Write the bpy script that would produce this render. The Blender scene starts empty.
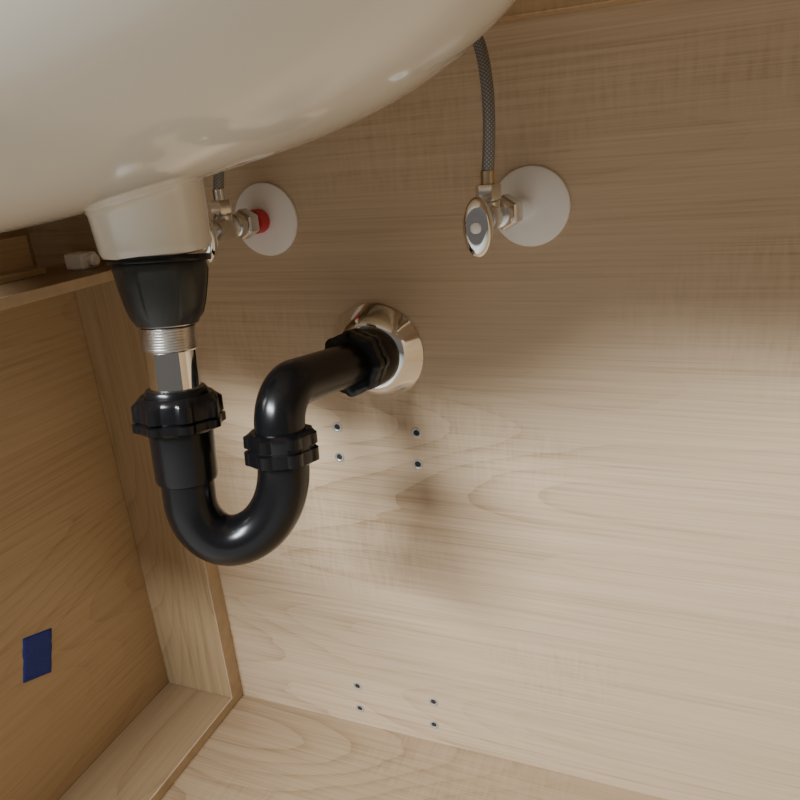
import bpy, math, random, bmesh
from mathutils import Vector, Matrix
random.seed(3)
D=bpy.data; SC=bpy.context.scene

# ---------------------------------------------------------------- materials
def newmat(name):
    m=D.materials.new(name); m.use_nodes=True
    nt=m.node_tree; b=nt.nodes['Principled BSDF']
    return m,nt,b
def N(nt,t,**k):
    n=nt.nodes.new(t)
    for a,v in k.items(): setattr(n,a,v)
    return n
def plain(name,col,rough=.4,metal=0,bump=0,bscale=200,coat=0,spec=.5,var=.06):
    m,nt,b=newmat(name)
    b.inputs['Roughness'].default_value=rough
    b.inputs['Metallic'].default_value=metal
    b.inputs['Coat Weight'].default_value=coat
    b.inputs['Specular IOR Level'].default_value=spec
    tc=N(nt,'ShaderNodeTexCoord'); no=N(nt,'ShaderNodeTexNoise'); no.inputs['Scale'].default_value=bscale
    nt.links.new(tc.outputs['Object'],no.inputs['Vector'])
    r=N(nt,'ShaderNodeValToRGB')
    r.color_ramp.elements[0].position=.3; r.color_ramp.elements[1].position=.7
    r.color_ramp.elements[0].color=tuple(c*(1-var) for c in col)+(1,)
    r.color_ramp.elements[1].color=tuple(min(1,c*(1+var)) for c in col)+(1,)
    nt.links.new(no.outputs['Fac'],r.inputs['Fac']); nt.links.new(r.outputs['Color'],b.inputs['Base Color'])
    if bump:
        bp=N(nt,'ShaderNodeBump'); bp.inputs['Strength'].default_value=bump; bp.inputs['Distance'].default_value=.0005
        nt.links.new(no.outputs['Fac'],bp.inputs['Height']); nt.links.new(bp.outputs['Normal'],b.inputs['Normal'])
    return m
def wood(name,axis='X',base=(.60,.43,.27),seed=0.0,rough=.42,ring=7,contrast=1.0,fig=1.0):
    """maple-look laminate, grain running along `axis`."""
    m,nt,b=newmat(name); L=nt.links.new
    tc=N(nt,'ShaderNodeTexCoord')
    sep=N(nt,'ShaderNodeSeparateXYZ'); L(tc.outputs['Object'],sep.inputs[0])
    others=[a for a in 'XYZ' if a!=axis]
    comb=N(nt,'ShaderNodeCombineXYZ')
    L(sep.outputs[axis],comb.inputs['X'])
    ad=N(nt,'ShaderNodeMath',operation='ADD'); L(sep.outputs[others[0]],ad.inputs[0]); L(sep.outputs[others[1]],ad.inputs[1])
    L(ad.outputs[0],comb.inputs['Y']); comb.inputs['Z'].default_value=seed
    def noise(sx,sy,detail=3,rough=.55,dist=0):
        mp=N(nt,'ShaderNodeMapping'); mp.inputs['Scale'].default_value=(sx,sy,1); L(comb.outputs[0],mp.inputs['Vector'])
        n=N(nt,'ShaderNodeTexNoise'); n.inputs['Scale'].default_value=1
        n.inputs['Detail'].default_value=detail; n.inputs['Roughness'].default_value=rough; n.inputs['Distortion'].default_value=dist
        L(mp.outputs[0],n.inputs['Vector']); return n.outputs['Fac']
    def math_(op,a,bv,c=None):
        n=N(nt,'ShaderNodeMath',operation=op)
        for i,x in enumerate([a,bv,c]):
            if x is None: continue
            if isinstance(x,(int,float)): n.inputs[i].default_value=x
            else: L(x,n.inputs[i])
        return n.outputs[0]
    def cen(x,k): return math_('MULTIPLY_ADD',x,k,-.5*k)
    def mask(x,lo,hi):
        r=N(nt,'ShaderNodeMapRange'); r.inputs['From Min'].default_value=lo; r.inputs['From Max'].default_value=hi; L(x,r.inputs['Value']); return r.outputs[0]
    # growth-ring contours of a stretched height field -> cathedral arches
    field=math_('ADD',noise(1.8,8.5,0.0,.3),math_('MULTIPLY',noise(9,40,2),.035))
    ph=math_('FRACT',math_('MULTIPLY',field,ring*2.4),0)
    rings=math_('POWER',ph,3.5)
    rmask=mask(noise(1.6,3.6,0),.42,.62)
    streak=noise(6,600,3,.65)
    streak2=noise(3.0,170,3,.6)
    blot=noise(2.0,11,2)
    cross=noise(260,36,1)
    cmask=mask(noise(5,9,0),.53,.66)
    v=math_('MULTIPLY',math_('MULTIPLY',rings,math_('MULTIPLY_ADD',rmask,.9,.10)),.33*contrast)
    v=math_('ADD',v,cen(streak,1.10*contrast))
    v=math_('ADD',v,cen(streak2,.65*contrast))
    v=math_('ADD',v,cen(blot,.45*contrast))
    v=math_('ADD',v,math_('MULTIPLY',cen(cross,.50*contrast*fig),cmask))
    v=math_('ADD',v,.35)
    r=N(nt,'ShaderNodeValToRGB'); e=r.color_ramp.elements
    e[0].position=.0; e[0].color=(min(1,base[0]*1.14),min(1,base[1]*1.18),min(1,base[2]*1.24),1)
    e[1].position=1; e[1].color=(base[0]*.60,base[1]*.53,base[2]*.45,1)
    mid=r.color_ramp.elements.new(.42); mid.color=base+(1,)
    L(v,r.inputs['Fac']); L(r.outputs['Color'],b.inputs['Base Color'])
    b.inputs['Roughness'].default_value=rough
    bp=N(nt,'ShaderNodeBump'); bp.inputs['Strength'].default_value=.10; bp.inputs['Distance'].default_value=.0003
    L(streak,bp.inputs['Height']); L(bp.outputs['Normal'],b.inputs['Normal'])
    return m

M_wall=wood('maple_back','X',base=(.580,.440,.290),seed=2.3)
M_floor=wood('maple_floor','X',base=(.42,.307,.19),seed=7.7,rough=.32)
M_panel=wood('maple_panel','Y',base=(.47,.335,.19),seed=4.1,fig=.2,contrast=.85)
M_stile=wood('maple_stile','Z',base=(.42,.30,.17),seed=9.4,fig=.2,contrast=.85)
M_edge=plain('edge_banding',(.52,.395,.255),.5,var=.1,bscale=60)
M_cera=plain('glazed_ceramic',(.76,.72,.62),.14,coat=.6,bscale=8,var=.015)
M_black=plain('black_plastic',(.006,.006,.007),.24,bump=.05,bscale=300,spec=.42)
M_cup=plain('charcoal_plastic',(.030,.033,.031),.36,bump=.1,bscale=400)
M_chrome=plain('chrome',(.92,.93,.94),.08,1,var=.02,bscale=40)
M_brushed=plain('brushed_steel',(.76,.74,.71),.26,1,var=.08,bscale=120)
M_brass=plain('brass_fitting',(.62,.50,.33),.3,1,var=.08,bscale=120)
M_white=plain('white_plastic',(.95,.94,.92),.35,bscale=30,var=.02)
M_red=plain('red_ring',(.60,.03,.04),.5)
M_tape=plain('blue_masking_tape',(.010,.030,.25),.65,bump=.4,bscale=500,var=.25)
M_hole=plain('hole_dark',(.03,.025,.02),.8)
M_tin=plain('hole_sleeve',(.52,.53,.53),.4,.6)
M_counter=plain('counter_underside',(.30,.22,.14),.8)
M_tile=plain('room_tile',(.45,.43,.40),.5,bscale=5)

def braid():
    m,nt,b=newmat('braided_steel'); L=nt.links.new
    uv=N(nt,'ShaderNodeTexCoord')
    b.inputs['Metallic'].default_value=.3; b.inputs['Roughness'].default_value=.42
    ws=[]
    for ang in (38,-38):
        mp=N(nt,'ShaderNodeMapping'); mp.inputs['Rotation'].default_value=(0,0,math.radians(ang)); L(uv.outputs['UV'],mp.inputs['Vector'])
        w=N(nt,'ShaderNodeTexWave'); w.inputs['Scale'].default_value=1.0; L(mp.outputs[0],w.inputs['Vector']); ws.append(w)
    mx=N(nt,'ShaderNodeMath',operation='MULTIPLY'); L(ws[0].outputs['Fac'],mx.inputs[0]); L(ws[1].outputs['Fac'],mx.inputs[1])
    r=N(nt,'ShaderNodeValToRGB'); r.color_ramp.elements[0].color=(.17,.17,.17,1); r.color_ramp.elements[1].color=(.42,.42,.41,1); r.color_ramp.elements[1].position=.6
    L(mx.outputs[0],r.inputs['Fac']); L(r.outputs['Color'],b.inputs['Base Color'])
    bp=N(nt,'ShaderNodeBump'); bp.inputs['Strength'].default_value=.3; bp.inputs['Distance'].default_value=.0004
    L(mx.outputs[0],bp.inputs['Height']); L(bp.outputs['Normal'],b.inputs['Normal'])
    return m
M_braid=braid()

# ---------------------------------------------------------------- geometry helpers
def link(name,verts,faces,mat,smooth=True,parent=None,uvs=None,fix=False):
    me=D.meshes.new(name); me.from_pydata([tuple(v) for v in verts],[],faces); me.update()
    if uvs:
        l=me.uv_layers.new(name='UVMap')
        for lo in me.loops: l.data[lo.index].uv=uvs[lo.vertex_index]
    if fix:
        bm=bmesh.new(); bm.from_mesh(me); bmesh.ops.recalc_face_normals(bm,faces=bm.faces); bm.to_mesh(me); bm.free()
    me.materials.append(mat)
    for p in me.polygons: p.use_smooth=smooth
    o=D.objects.new(name,me); SC.collection.objects.link(o)
    if smooth: me.set_sharp_from_angle(angle=math.radians(38))
    if parent: o.parent=parent
    return o
def empty(name):
    e=D.objects.new(name,None); e.empty_display_size=.02; SC.collection.objects.link(e); return e
def frame(axis):
    a=Vector(axis).normalized()
    t=Vector((0,0,1)) if abs(a.z)<.9 else Vector((1,0,0))
    u=a.cross(t).normalized(); v=a.cross(u).normalized(); return a,u,v
def lathe(name,prof,origin,axis,mat,parent=None,seg=72,rf=None,sy=1.0,closed=True,smooth=True):
    a,u,v=frame(axis); o=Vector(origin); V=[];F=[]
    for p in prof:
        for i in range(seg):
            th=2*math.pi*i/seg; r=p[0]
            if rf and len(p)>2 and p[2]: r=r*rf(th)
            V.append(o+a*p[1]+u*(r*math.cos(th))+v*(r*sy*math.sin(th)))
    n=len(prof)
    for j in range(n-1):
        for i in range(seg):
            k=(i+1)%seg
            F.append((j*seg+i,j*seg+k,(j+1)*seg+k,(j+1)*seg+i))
    if closed:
        F.append(tuple(range(seg-1,-1,-1))); F.append(tuple((n-1)*seg+i for i in range(seg)))
    return link(name,V,F,mat,smooth,parent,fix=True)
def catmull(P,n=10):
    P=[Vector(p) for p in P]; Q=[P[0]*2-P[1]]+P+[P[-1]*2-P[-2]]; out=[]
    for i in range(1,len(Q)-2):
        for k in range(n):
            t=k/n; a,b,c,d=Q[i-1],Q[i],Q[i+1],Q[i+2]
            out.append(.5*((2*b)+(c-a)*t+(2*a-5*b+4*c-d)*t*t+(3*b-a-3*c+d)*t**3))
    out.append(P[-1]); return out
def sweep(name,pts,rad,mat,parent=None,seg=40,uvscale=1.0):
    pts=[Vector(p) for p in pts]; n=len(pts); V=[];F=[];UV=[]
    tang=[(pts[min(i+1,n-1)]-pts[max(i-1,0)]).normalized() for i in range(n)]
    _,u,_v=frame(tang[0]); dist=0
    for i in range(n):
        if i: dist+=(pts[i]-pts[i-1]).length
        u=(u-tang[i]*u.dot(tang[i])).normalized(); w=tang[i].cross(u)
        r=rad[i] if isinstance(rad,(list,tuple)) else rad
        for k in range(seg):
            th=2*math.pi*k/seg; V.append(pts[i]+u*r*math.cos(th)+w*r*math.sin(th)); UV.append((dist*uvscale,abs(k/seg-.5)*2*math.pi*.005*uvscale))
    for i in range(n-1):
        for k in range(seg):
            kk=(k+1)%seg; F.append((i*seg+k,i*seg+kk,(i+1)*seg+kk,(i+1)*seg+k))
    F.append(tuple(range(seg-1,-1,-1))); F.append(tuple((n-1)*seg+k for k in range(seg)))
    return link(name,V,F,mat,True,parent,UV)
def box(name,a,b,mat,parent=None,bev=.0012):
    x0,y0,z0=a;x1,y1,z1=b
    V=[(x0,y0,z0),(x1,y0,z0),(x1,y1,z0),(x0,y1,z0),(x0,y0,z1),(x1,y0,z1),(x1,y1,z1),(x0,y1,z1)]
    F=[(0,3,2,1),(4,5,6,7),(0,1,5,4),(1,2,6,5),(2,3,7,6),(3,0,4,7)]
    o=link(name,V,F,mat,False,parent)
    if bev:
        m=o.modifiers.new('bev','BEVEL'); m.width=bev; m.segments=2
    return o

# ---------------------------------------------------------------- cabinet shell
box('wall_back',(-.66,0,-.02),(.62,.016,.80),M_wall,bev=0)
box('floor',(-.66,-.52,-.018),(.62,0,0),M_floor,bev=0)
box('wall_left',(-.66,-.52,0),(-.645,0,.80),M_panel,bev=0)
box('wall_right',(.605,-.52,0),(.62,0,.80),M_panel,bev=0)
box('trim_1',(-.645,-.018,.700),(.605,0,.795),wood('maple_cleat','X',base=(.50,.33,.17),seed=5.5),bev=.001)

fr=empty('cabinet_side_frame')
X0,X1=-.58,-.4835
box('panel',(X0-.014,-.50,0),(X0,0,.539),M_panel,fr)
box('stile',(X0,-.020,.0),(X1-.002,-.0,.530),M_stile,fr)
box('stile_edging',(X1-.002,-.020,.0),(X1,-.0,.530),M_edge,fr,.0003)
box('ledge',(X0,-.50,0),(X1-.002,-.020,.012),wood('maple_ledge','Y',base=(.36,.25,.14),seed=1.4,fig=.2),fr)
box('ledge_edging',(X1-.002,-.50,0),(X1,-.020,.012),M_edge,fr,.0003)
box('top_rail',(X0,-.50,.530),(X1-.002,-.0,.539),wood('maple_toprail','Y',base=(.30,.20,.11),seed=1.9,fig=.2),fr)
box('top_rail_edging',(X1-.002,-.50,.530),(X1,-.0,.539),M_edge,fr,.0003)

sr=empty('drawer_runner')
box('runner_bar',(-.575,-.32,.539),(-.561,-.075,.575),M_panel,sr)
box('runner_lip',(-.561,-.32,.539),(-.548,-.075,.545),M_panel,sr)
box('clip_base',(-.540,-.060,.539),(-.518,-.040,.554),M_white,sr,.002)
lathe('clip_knob',[(.005,0),(.006,.002),(.006,.006),(.004,.008)],(-.518,-.050,.547),(1,0,0),M_white,sr,24)

box('room_floor',(-2.5,-3.2,-.12),(2.5,-.53,-.10),M_tile,bev=0)
# ---------------------------------------------------------------- sink
SCX,SCY,SAR,SAL,SB,SCc,SZ=-.358,-.243,.329,.265,.192,.161,.5955
def make_sink():
    cx,cy,b,c,zb=SCX,SCY,SB,SCc,SZ; nx,ny=-.3140,-.193; rn=.0345; zn=.5715
    seg=160; V=[];F=[]; rings=[]
    ax=lambda x: SAR if x>=0 else SAL
    for r,z in [(0.018,zn),(rn-.004,zn),(rn-.001,zn+.0012),(rn,zn+.004),(rn+.0003,zn+.007)]:
        rings.append([(nx+r*math.cos(t),ny+r*math.sin(t),z) for t in [2*math.pi*i/seg for i in range(seg)]])
    def bowl(x,y):
        q=((x-cx)/ax(x-cx))**2+((y-cy)/b)**2; q=min(q,1)
        # slightly pitched floor: shallower at the back, deeper toward the front
        return zb+c*(1-math.sqrt(1-q))+(.08*(x-nx)+.20*(y-ny)+.017)*(1-q)**3.5
    K=56
    for k in range(1,K+1):
        s=k/K; ring=[]
        for i in range(seg):
            t=2*math.pi*i/seg
            sx,sy=nx+(rn+.0006)*math.cos(t), ny+(rn+.0006)*math.sin(t)
            g=1-(1-s**1.4)**1.5
            ex_,ey_=cx+ax(math.cos(t))*math.cos(t), cy+b*math.sin(t)
            x=sx+(ex_-sx)*g; y=sy+(ey_-sy)*g
            z=zb+c if s>=1 else bowl(x,y)
            d=math.hypot(x-nx,y-ny)-rn
            z-= .011*math.exp(-max(0,d-.0006)/.0034)
            ring.append((x,y,z))
        rings.append(ring)
    def oval(k,e,z): return [(cx+(ax(math.cos(t))+e)*k*math.cos(t),cy+(b+e)*k*math.sin(t),z) for t in [2*math.pi*i/seg for i in range(seg)]]
    for dz in (.002,.012): rings.append(oval(1,.012,zb+c+dz))
    for q in (.97,.9,.75,.5,.25,.08): rings.append(oval(q,-.008,zb+.032+(c-.020)*(1-math.sqrt(1-q*q))))
    for r in rings: V+=r
    for j in range(len(rings)-1):
        for i in range(seg):
            k=(i+1)%seg; F.append((j*seg+i,j*seg+k,(j+1)*seg+k,(j+1)*seg+i))
    F.append(tuple((len(rings)-1)*seg+i for i in range(seg)))
    F.append(tuple(range(seg)))
    link('sink_basin',V,F,M_cera,fix=True)
make_sink()
TZ=SZ+SCc+.0125
def counter():
    cx,cy,b=SCX,SCY,SB-.006; z0,z1=TZ,.800; x0,x1,y0,y1=-.645,.605,-.475,-.0185; seg=96;V=[];F=[]
    for z in (z0,z1):
        for i in range(seg):
            t=2*math.pi*i/seg; a=(SAR if math.cos(t)>=0 else SAL)-.006; V.append((cx+a*math.cos(t),cy+b*math.sin(t),z))
        for i in range(seg):
            t=2*math.pi*i/seg; dx,dy=math.cos(t),math.sin(t)
            k=min([(x1-cx)/dx if dx>1e-9 else 9,(x0-cx)/dx if dx<-1e-9 else 9,(y1-cy)/dy if dy>1e-9 else 9,(y0-cy)/dy if dy<-1e-9 else 9])
            V.append((cx+dx*k,cy+dy*k,z))
    for i in range(seg):
        k=(i+1)%seg
        F.append((i,k,seg+k,seg+i)); F.append((2*seg+i,3*seg+i,3*seg+k,2*seg+k))
        F.append((i,2*seg+i,2*seg+k,k)); F.append((seg+i,seg+k,3*seg+k,3*seg+i))
    link('countertop',V,F,M_counter,False)
counter()

# ---------------------------------------------------------------- P-trap
tr=empty('p_trap')
ld=Vector((.02,-.124,-.99)).normalized()
I0=Vector((-.3098,-.207,.472))
O0=Vector((-.2505,-.178,.4765))
def inl(z): return I0+ld*((I0.z-z)/-ld.z)
def outl(z): return O0+ld*((O0.z-z)/-ld.z)
def rib(n,k): return lambda th: 1+k*(1 if math.cos(n*th)>.55 else 0)
T=inl(.570); A=ld
lathe('drain_gasket',[(.028,0),(.0318,0),(.0324,.002),(.0318,.004),(.028,.0045)],T,A,M_black,tr)
lathe('drain_cup',[(.024,.004),(.0285,.0045),(.0294,.007),(.0286,.010,1),(.0274,.018,1),(.0250,.030,1),(.0226,.038,1),(.0205,.0415),(.0195,.0435),(.0160,.0440)],T,A,M_cup,tr,144,rib(5,.045))
pr=[(.0165,0)]
for i in range(9):
    h=.001+i*.0018; pr+=[(.0164,h),(.0176,h+.00085),(.0164,h+.0017)]
pr+=[(.0160,.0180)]
lathe('tailpiece_thread',pr,T+A*.0435,A,M_brushed,tr)
lathe('tailpiece',[(.0163,0),(.0163,.051)],T+A*.061,A,M_chrome,tr)
def lobes(n,k,ph=0): return lambda th: 1+k*max(0,math.cos(n*th+ph))**.6 if math.cos(n*th+ph)>0 else 1
NI=inl(.480)
lathe('inlet_nut',[(.0165,.0),(.0235,-.001),(.0255,.001),(.0265,.004,1),(.0268,.014,1),(.0260,.015),(.0275,.016,1),(.0275,.021,1),(.0255,.023),(.021,.023)],NI,A,M_black,tr,144,lobes(8,.11,.5))
lathe('nut_top_ring',[(.0165,-.005),(.019,-.005),(.0205,-.003),(.0205,.002)],NI,A,M_black,tr)
lathe('inlet_socket',[(.0200,.0),(.0212,.001),(.0208,.036),(.0200,.039),(.0180,.040)],NI+A*.020,A,M_black,tr)
h=(O0-inl(O0.z)); Ltot=h.length; hn=h.normalized()
a1,v1,a2,v2=.027,.034,Ltot-.027,.052
zb_=.4075
S1=inl(zb_); B=S1+hn*a1+A*v1; E2=S1+hn*Ltot+A*(v1-v2)
pts=[inl(.46),inl(.44),inl(.42)]
for i in range(15):
    t=math.pi/2*i/14; pts.append(S1+hn*(a1*(1-math.cos(t)))+A*(v1*math.sin(t)))
for i in range(1,19):
    t=math.pi/2*i/18; pts.append(B+hn*(a2*math.sin(t))-A*(v2*(1-math.cos(t))))
pts+=[E2-A*.008,E2-A*.018]
sweep('u_bend',pts,.0178,M_black,tr)
NO=outl(.449)
lathe('outlet_nut',[(.0165,.0),(.0205,.000),(.0228,.002,1),(.0230,.009,1),(.0224,.010),(.0224,.0115),(.0232,.0125,1),(.0232,.021,1),(.0205,.023),(.0165,.023)],NO,A,M_black,tr,144,lobes(7,.10,.2))
W=Vector((-.2530,-.001,.4490)); ad=(W-O0).normalized(); rb=.026
upv=(-A); c=O0-upv*rb+ad*rb
pts=[outl(.425),outl(.435)]
for i in range(17):
    t=math.pi/2*i/16; pts.append(c-ad*rb*math.cos(t)+upv*rb*math.sin(t))
pts+=[O0+ad*.06,O0+ad*.09,W-ad*.03,W-ad*.004]
sweep('trap_arm',pts,.0172,M_black,tr)
lathe('arm_nut',[(.0165,.0),(.0225,.0),(.0255,.002,1),(.0258,.010,1),(.0245,.011),(.0245,.014),(.0258,.015,1),(.0255,.022,1),(.023,.024),(.017,.024)],W-ad*.066,ad,M_black,tr,144,lobes(8,.08,.2))
lathe('arm_collar',[(.017,.0),(.0232,.0),(.0245,.003),(.0262,.020),(.0262,.026),(.018,.027)],W-ad*.044,ad,M_black,tr)
lathe('wall_flange',[(.0235,.016),(.0262,.0180),(.0290,.0180),(.032,.0160),(.036,.0120),(.040,.0072),(.0435,.0034),(.0450,.0016),(.0447,0.0002)],(-.2560,0,.4505),(0,-1,0),M_chrome,tr,96,closed=False)

# ---------------------------------------------------------------- shut-off valves
def valve(name,ec,bx,by,hose,ring=False,k=1.0):
    e=empty(name); E=Vector(ec)
    lathe('escutcheon',[(.0300*k,.0003),(.0303*k,.0012),(.0297*k,.0028),(.026,.0045),(.018,.0056),(.009,.006)],E,(0,-1,0),M_white,e,96)
    Bp=Vector((bx,by,E.z)); S=Vector((E.x*.75+bx*.25,-.004,E.z)); d=(Bp-S).normalized(); Ln=(Bp-S).length
    lathe('stub_pipe',[(.0075,0),(.0075,Ln)],S,d,M_chrome,e,32)
    if ring: lathe('pex_ring',[(.0075,.0),(.0100,.0),(.0105,.002),(.0105,.012),(.008,.013)],S+d*.003,d,M_red,e,32)
    hexr=lambda th: 1/ max(.866,math.cos(((th+math.pi/6)%(math.pi/3))-math.pi/6))*.93
    lathe('inlet_nut',[(.008,0),(.0105,.0,1),(.0118,.0015,1),(.0118,.0115,1),(.0105,.013,1),(.008,.013)],S+d*(Ln-.033),d,M_brushed,e,72,hexr)
    lathe('inlet_collar',[(.0085,0),(.0098,.001),(.0098,.008),(.0085,.009)],S+d*(Ln-.020),d,M_brushed,e,32)
    lathe('valve_body',[(.006,-.014),(.0085,-.013),(.0092,-.010),(.0098,0),(.0092,.011),(.0085,.014),(.006,.0145)],Bp,(0,-1,0),M_brushed,e,40)
    lathe('outlet_neck',[(.0080,0),(.0080,.010),(.0066,.011),(.0066,.017)],Bp,(0,0,1),M_brushed,e,32)
    lathe('outlet_nut',[(.0065,.0),(.0082,.0,1),(.0086,.001,1),(.0086,.009,1),(.0080,.010,1),(.006,.0105)],Bp+Vector((0,0,.012)),(0,0,1),M_brushed,e,72,hexr)
    lathe('hose_ferrule',[(.0040,0),(.0050,.0005),(.0050,.009),(.0045,.0095)],Bp+Vector((0,0,.022)),(0,0,1),M_brass if not ring else M_brushed,e,32)
    lathe('stem',[(.0055,0),(.0055,.006),(.0042,.007),(.0042,.014)],Bp+Vector((0,-.013,0)),(0,-1,0),M_brushed,e,32)
    Hc=Bp+Vector((-.001,-.024,-.004)); a=(0,-1,0)
    lathe('oval_handle',[(.004,-.003),(.0080,-.002),(.0098,.000),(.0104,.0025),(.0100,.005),(.0085,.0072),(.006,.0080),(.0035,.0076)],Hc,a,M_chrome,e,72,sy=1.95)
    lathe('handle_screw',[(.0036,.0070),(.0036,.0085),(.0028,.0090),(.0008,.0092)],Hc,a,M_white,e,32)
    P=catmull([Bp+Vector((0,0,.029))]+[Vector(q) for q in hose],12)
    sweep('braided_hose',P,.0043,M_braid,e,32,150)
    return e
valve('shutoff_valve',(-.114,0,.571),-.1315,-.060,[(-.1300,-.060,.615),(-.1295,-.058,.638),(-.132,-.052,.660),(-.138,-.043,.682),(-.150,-.036,.706),(-.158,-.030,.735),(-.160,-.028,TZ-.001)])
valve('shutoff_valve',(-.352,0,.571),-.3590,-.055,[(-.3580,-.052,.615),(-.355,-.046,.635),(-.349,-.035,.660),(-.345,-.028,.700),(-.343,-.028,TZ-.001)],True,1.06)

def holes():
    V=[];F=[]
    pts=[(-.306,.373),(-.3075,.341),(-.224,.373),(-.225,.341),(-.320,.055),(-.3205,.023),(-.229,.057),(-.2305,.025)]
    seg=24
    for x,z in pts:
        prof=[(.0050,-.0001),(.0050,-.0007),(.0040,-.0009),(.0030,-.0004),(.0029,-.0002)]
        b=len(V)
        for r,y in prof:
            for i in range(seg):
                t=2*math.pi*i/seg; V.append((x+r*math.cos(t),y,z+r*math.sin(t)))
        for j in range(len(prof)-1):
            for i in range(seg):
                k=(i+1)%seg; F.append((b+j*seg+i,b+j*seg+k,b+(j+1)*seg+k,b+(j+1)*seg+i))
        F.append(tuple(b+(len(prof)-1)*seg+i for i in range(seg)))
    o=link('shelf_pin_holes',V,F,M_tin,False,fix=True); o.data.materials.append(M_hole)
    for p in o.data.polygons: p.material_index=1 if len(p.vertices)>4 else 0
holes()

def tape():
    q=[(-.1806,.2038),(-.149,.1926),(-.163,.1489),(-.194,.161)]
    n=10;V=[];F=[]
    for i in range(n+1):
        for j in range(n+1):
            s,t=i/n,j/n
            y=(q[0][0]*(1-s)+q[1][0]*s)*(1-t)+(q[3][0]*(1-s)+q[2][0]*s)*t
            z=(q[0][1]*(1-s)+q[1][1]*s)*(1-t)+(q[3][1]*(1-s)+q[2][1]*s)*t
            if i in(0,n): y+=random.uniform(-.0006,.0006)
            V.append((X0+.0004+.0002*random.random(),y,z))
    for i in range(n):
        for j in range(n):
            a=i*(n+1)+j; F.append((a,a+1,a+n+2,a+n+1))
    o=link('masking_tape',V,F,M_tape,True); m=o.modifiers.new('s','SOLIDIFY'); m.thickness=.0003
tape()

# ---------------------------------------------------------------- light
def area(name,loc,tgt,size,sy,power,col):
    l=D.lights.new(name,'AREA'); l.shape='RECTANGLE'; l.size=size; l.size_y=sy; l.energy=power; l.color=col
    o=D.objects.new(name,l); SC.collection.objects.link(o); o.location=loc
    o.rotation_euler=(Vector(tgt)-Vector(loc)).to_track_quat('-Z','Y').to_euler(); return o
area('window_daylight',(-.90,-2.3,2.02),(-.1,0,.3),1.25,.24,148,(.93,.97,1.0))
w=D.worlds.new('World'); SC.world=w; w.use_nodes=True; nt=w.node_tree
bg=nt.nodes['Background']
tc=nt.nodes.new('ShaderNodeTexCoord'); sp=nt.nodes.new('ShaderNodeSeparateXYZ'); rp=nt.nodes.new('ShaderNodeValToRGB')
nt.links.new(tc.outputs['Generated'],sp.inputs[0])
mp=nt.nodes.new('ShaderNodeMapRange'); mp.inputs['From Min'].default_value=-1
nt.links.new(sp.outputs['Z'],mp.inputs['Value']); nt.links.new(mp.outputs[0],rp.inputs['Fac'])
rp.color_ramp.elements[0].color=(.42,.33,.25,1); rp.color_ramp.elements[1].color=(.85,.82,.78,1)
nt.links.new(rp.outputs['Color'],bg.inputs['Color']); bg.inputs['Strength'].default_value=.20

# ---------------------------------------------------------------- camera
cam=D.cameras.new('camera'); cam.sensor_width=36; cam.lens=699/800*36; cam.clip_start=.01
co=D.objects.new('camera',cam); SC.collection.objects.link(co); SC.camera=co
ex=Vector((.9273,.0530,-.3704)); ed=Vector((.0814,.9373,.3388)); ey=Vector((.3651,-.3441,.8651))
right=Vector((ex[0],ey[0],-ed[0])); fwd=Vector((ex[2],ey[2],-ed[2]))
fwd.normalize(); right=(right-fwd*right.dot(fwd)).normalized(); up=right.cross(fwd)
Mx=Matrix((right,up,-fwd)).transposed().to_4x4(); Mx.translation=Vector((0,-.555,.622))
co.matrix_world=Mx
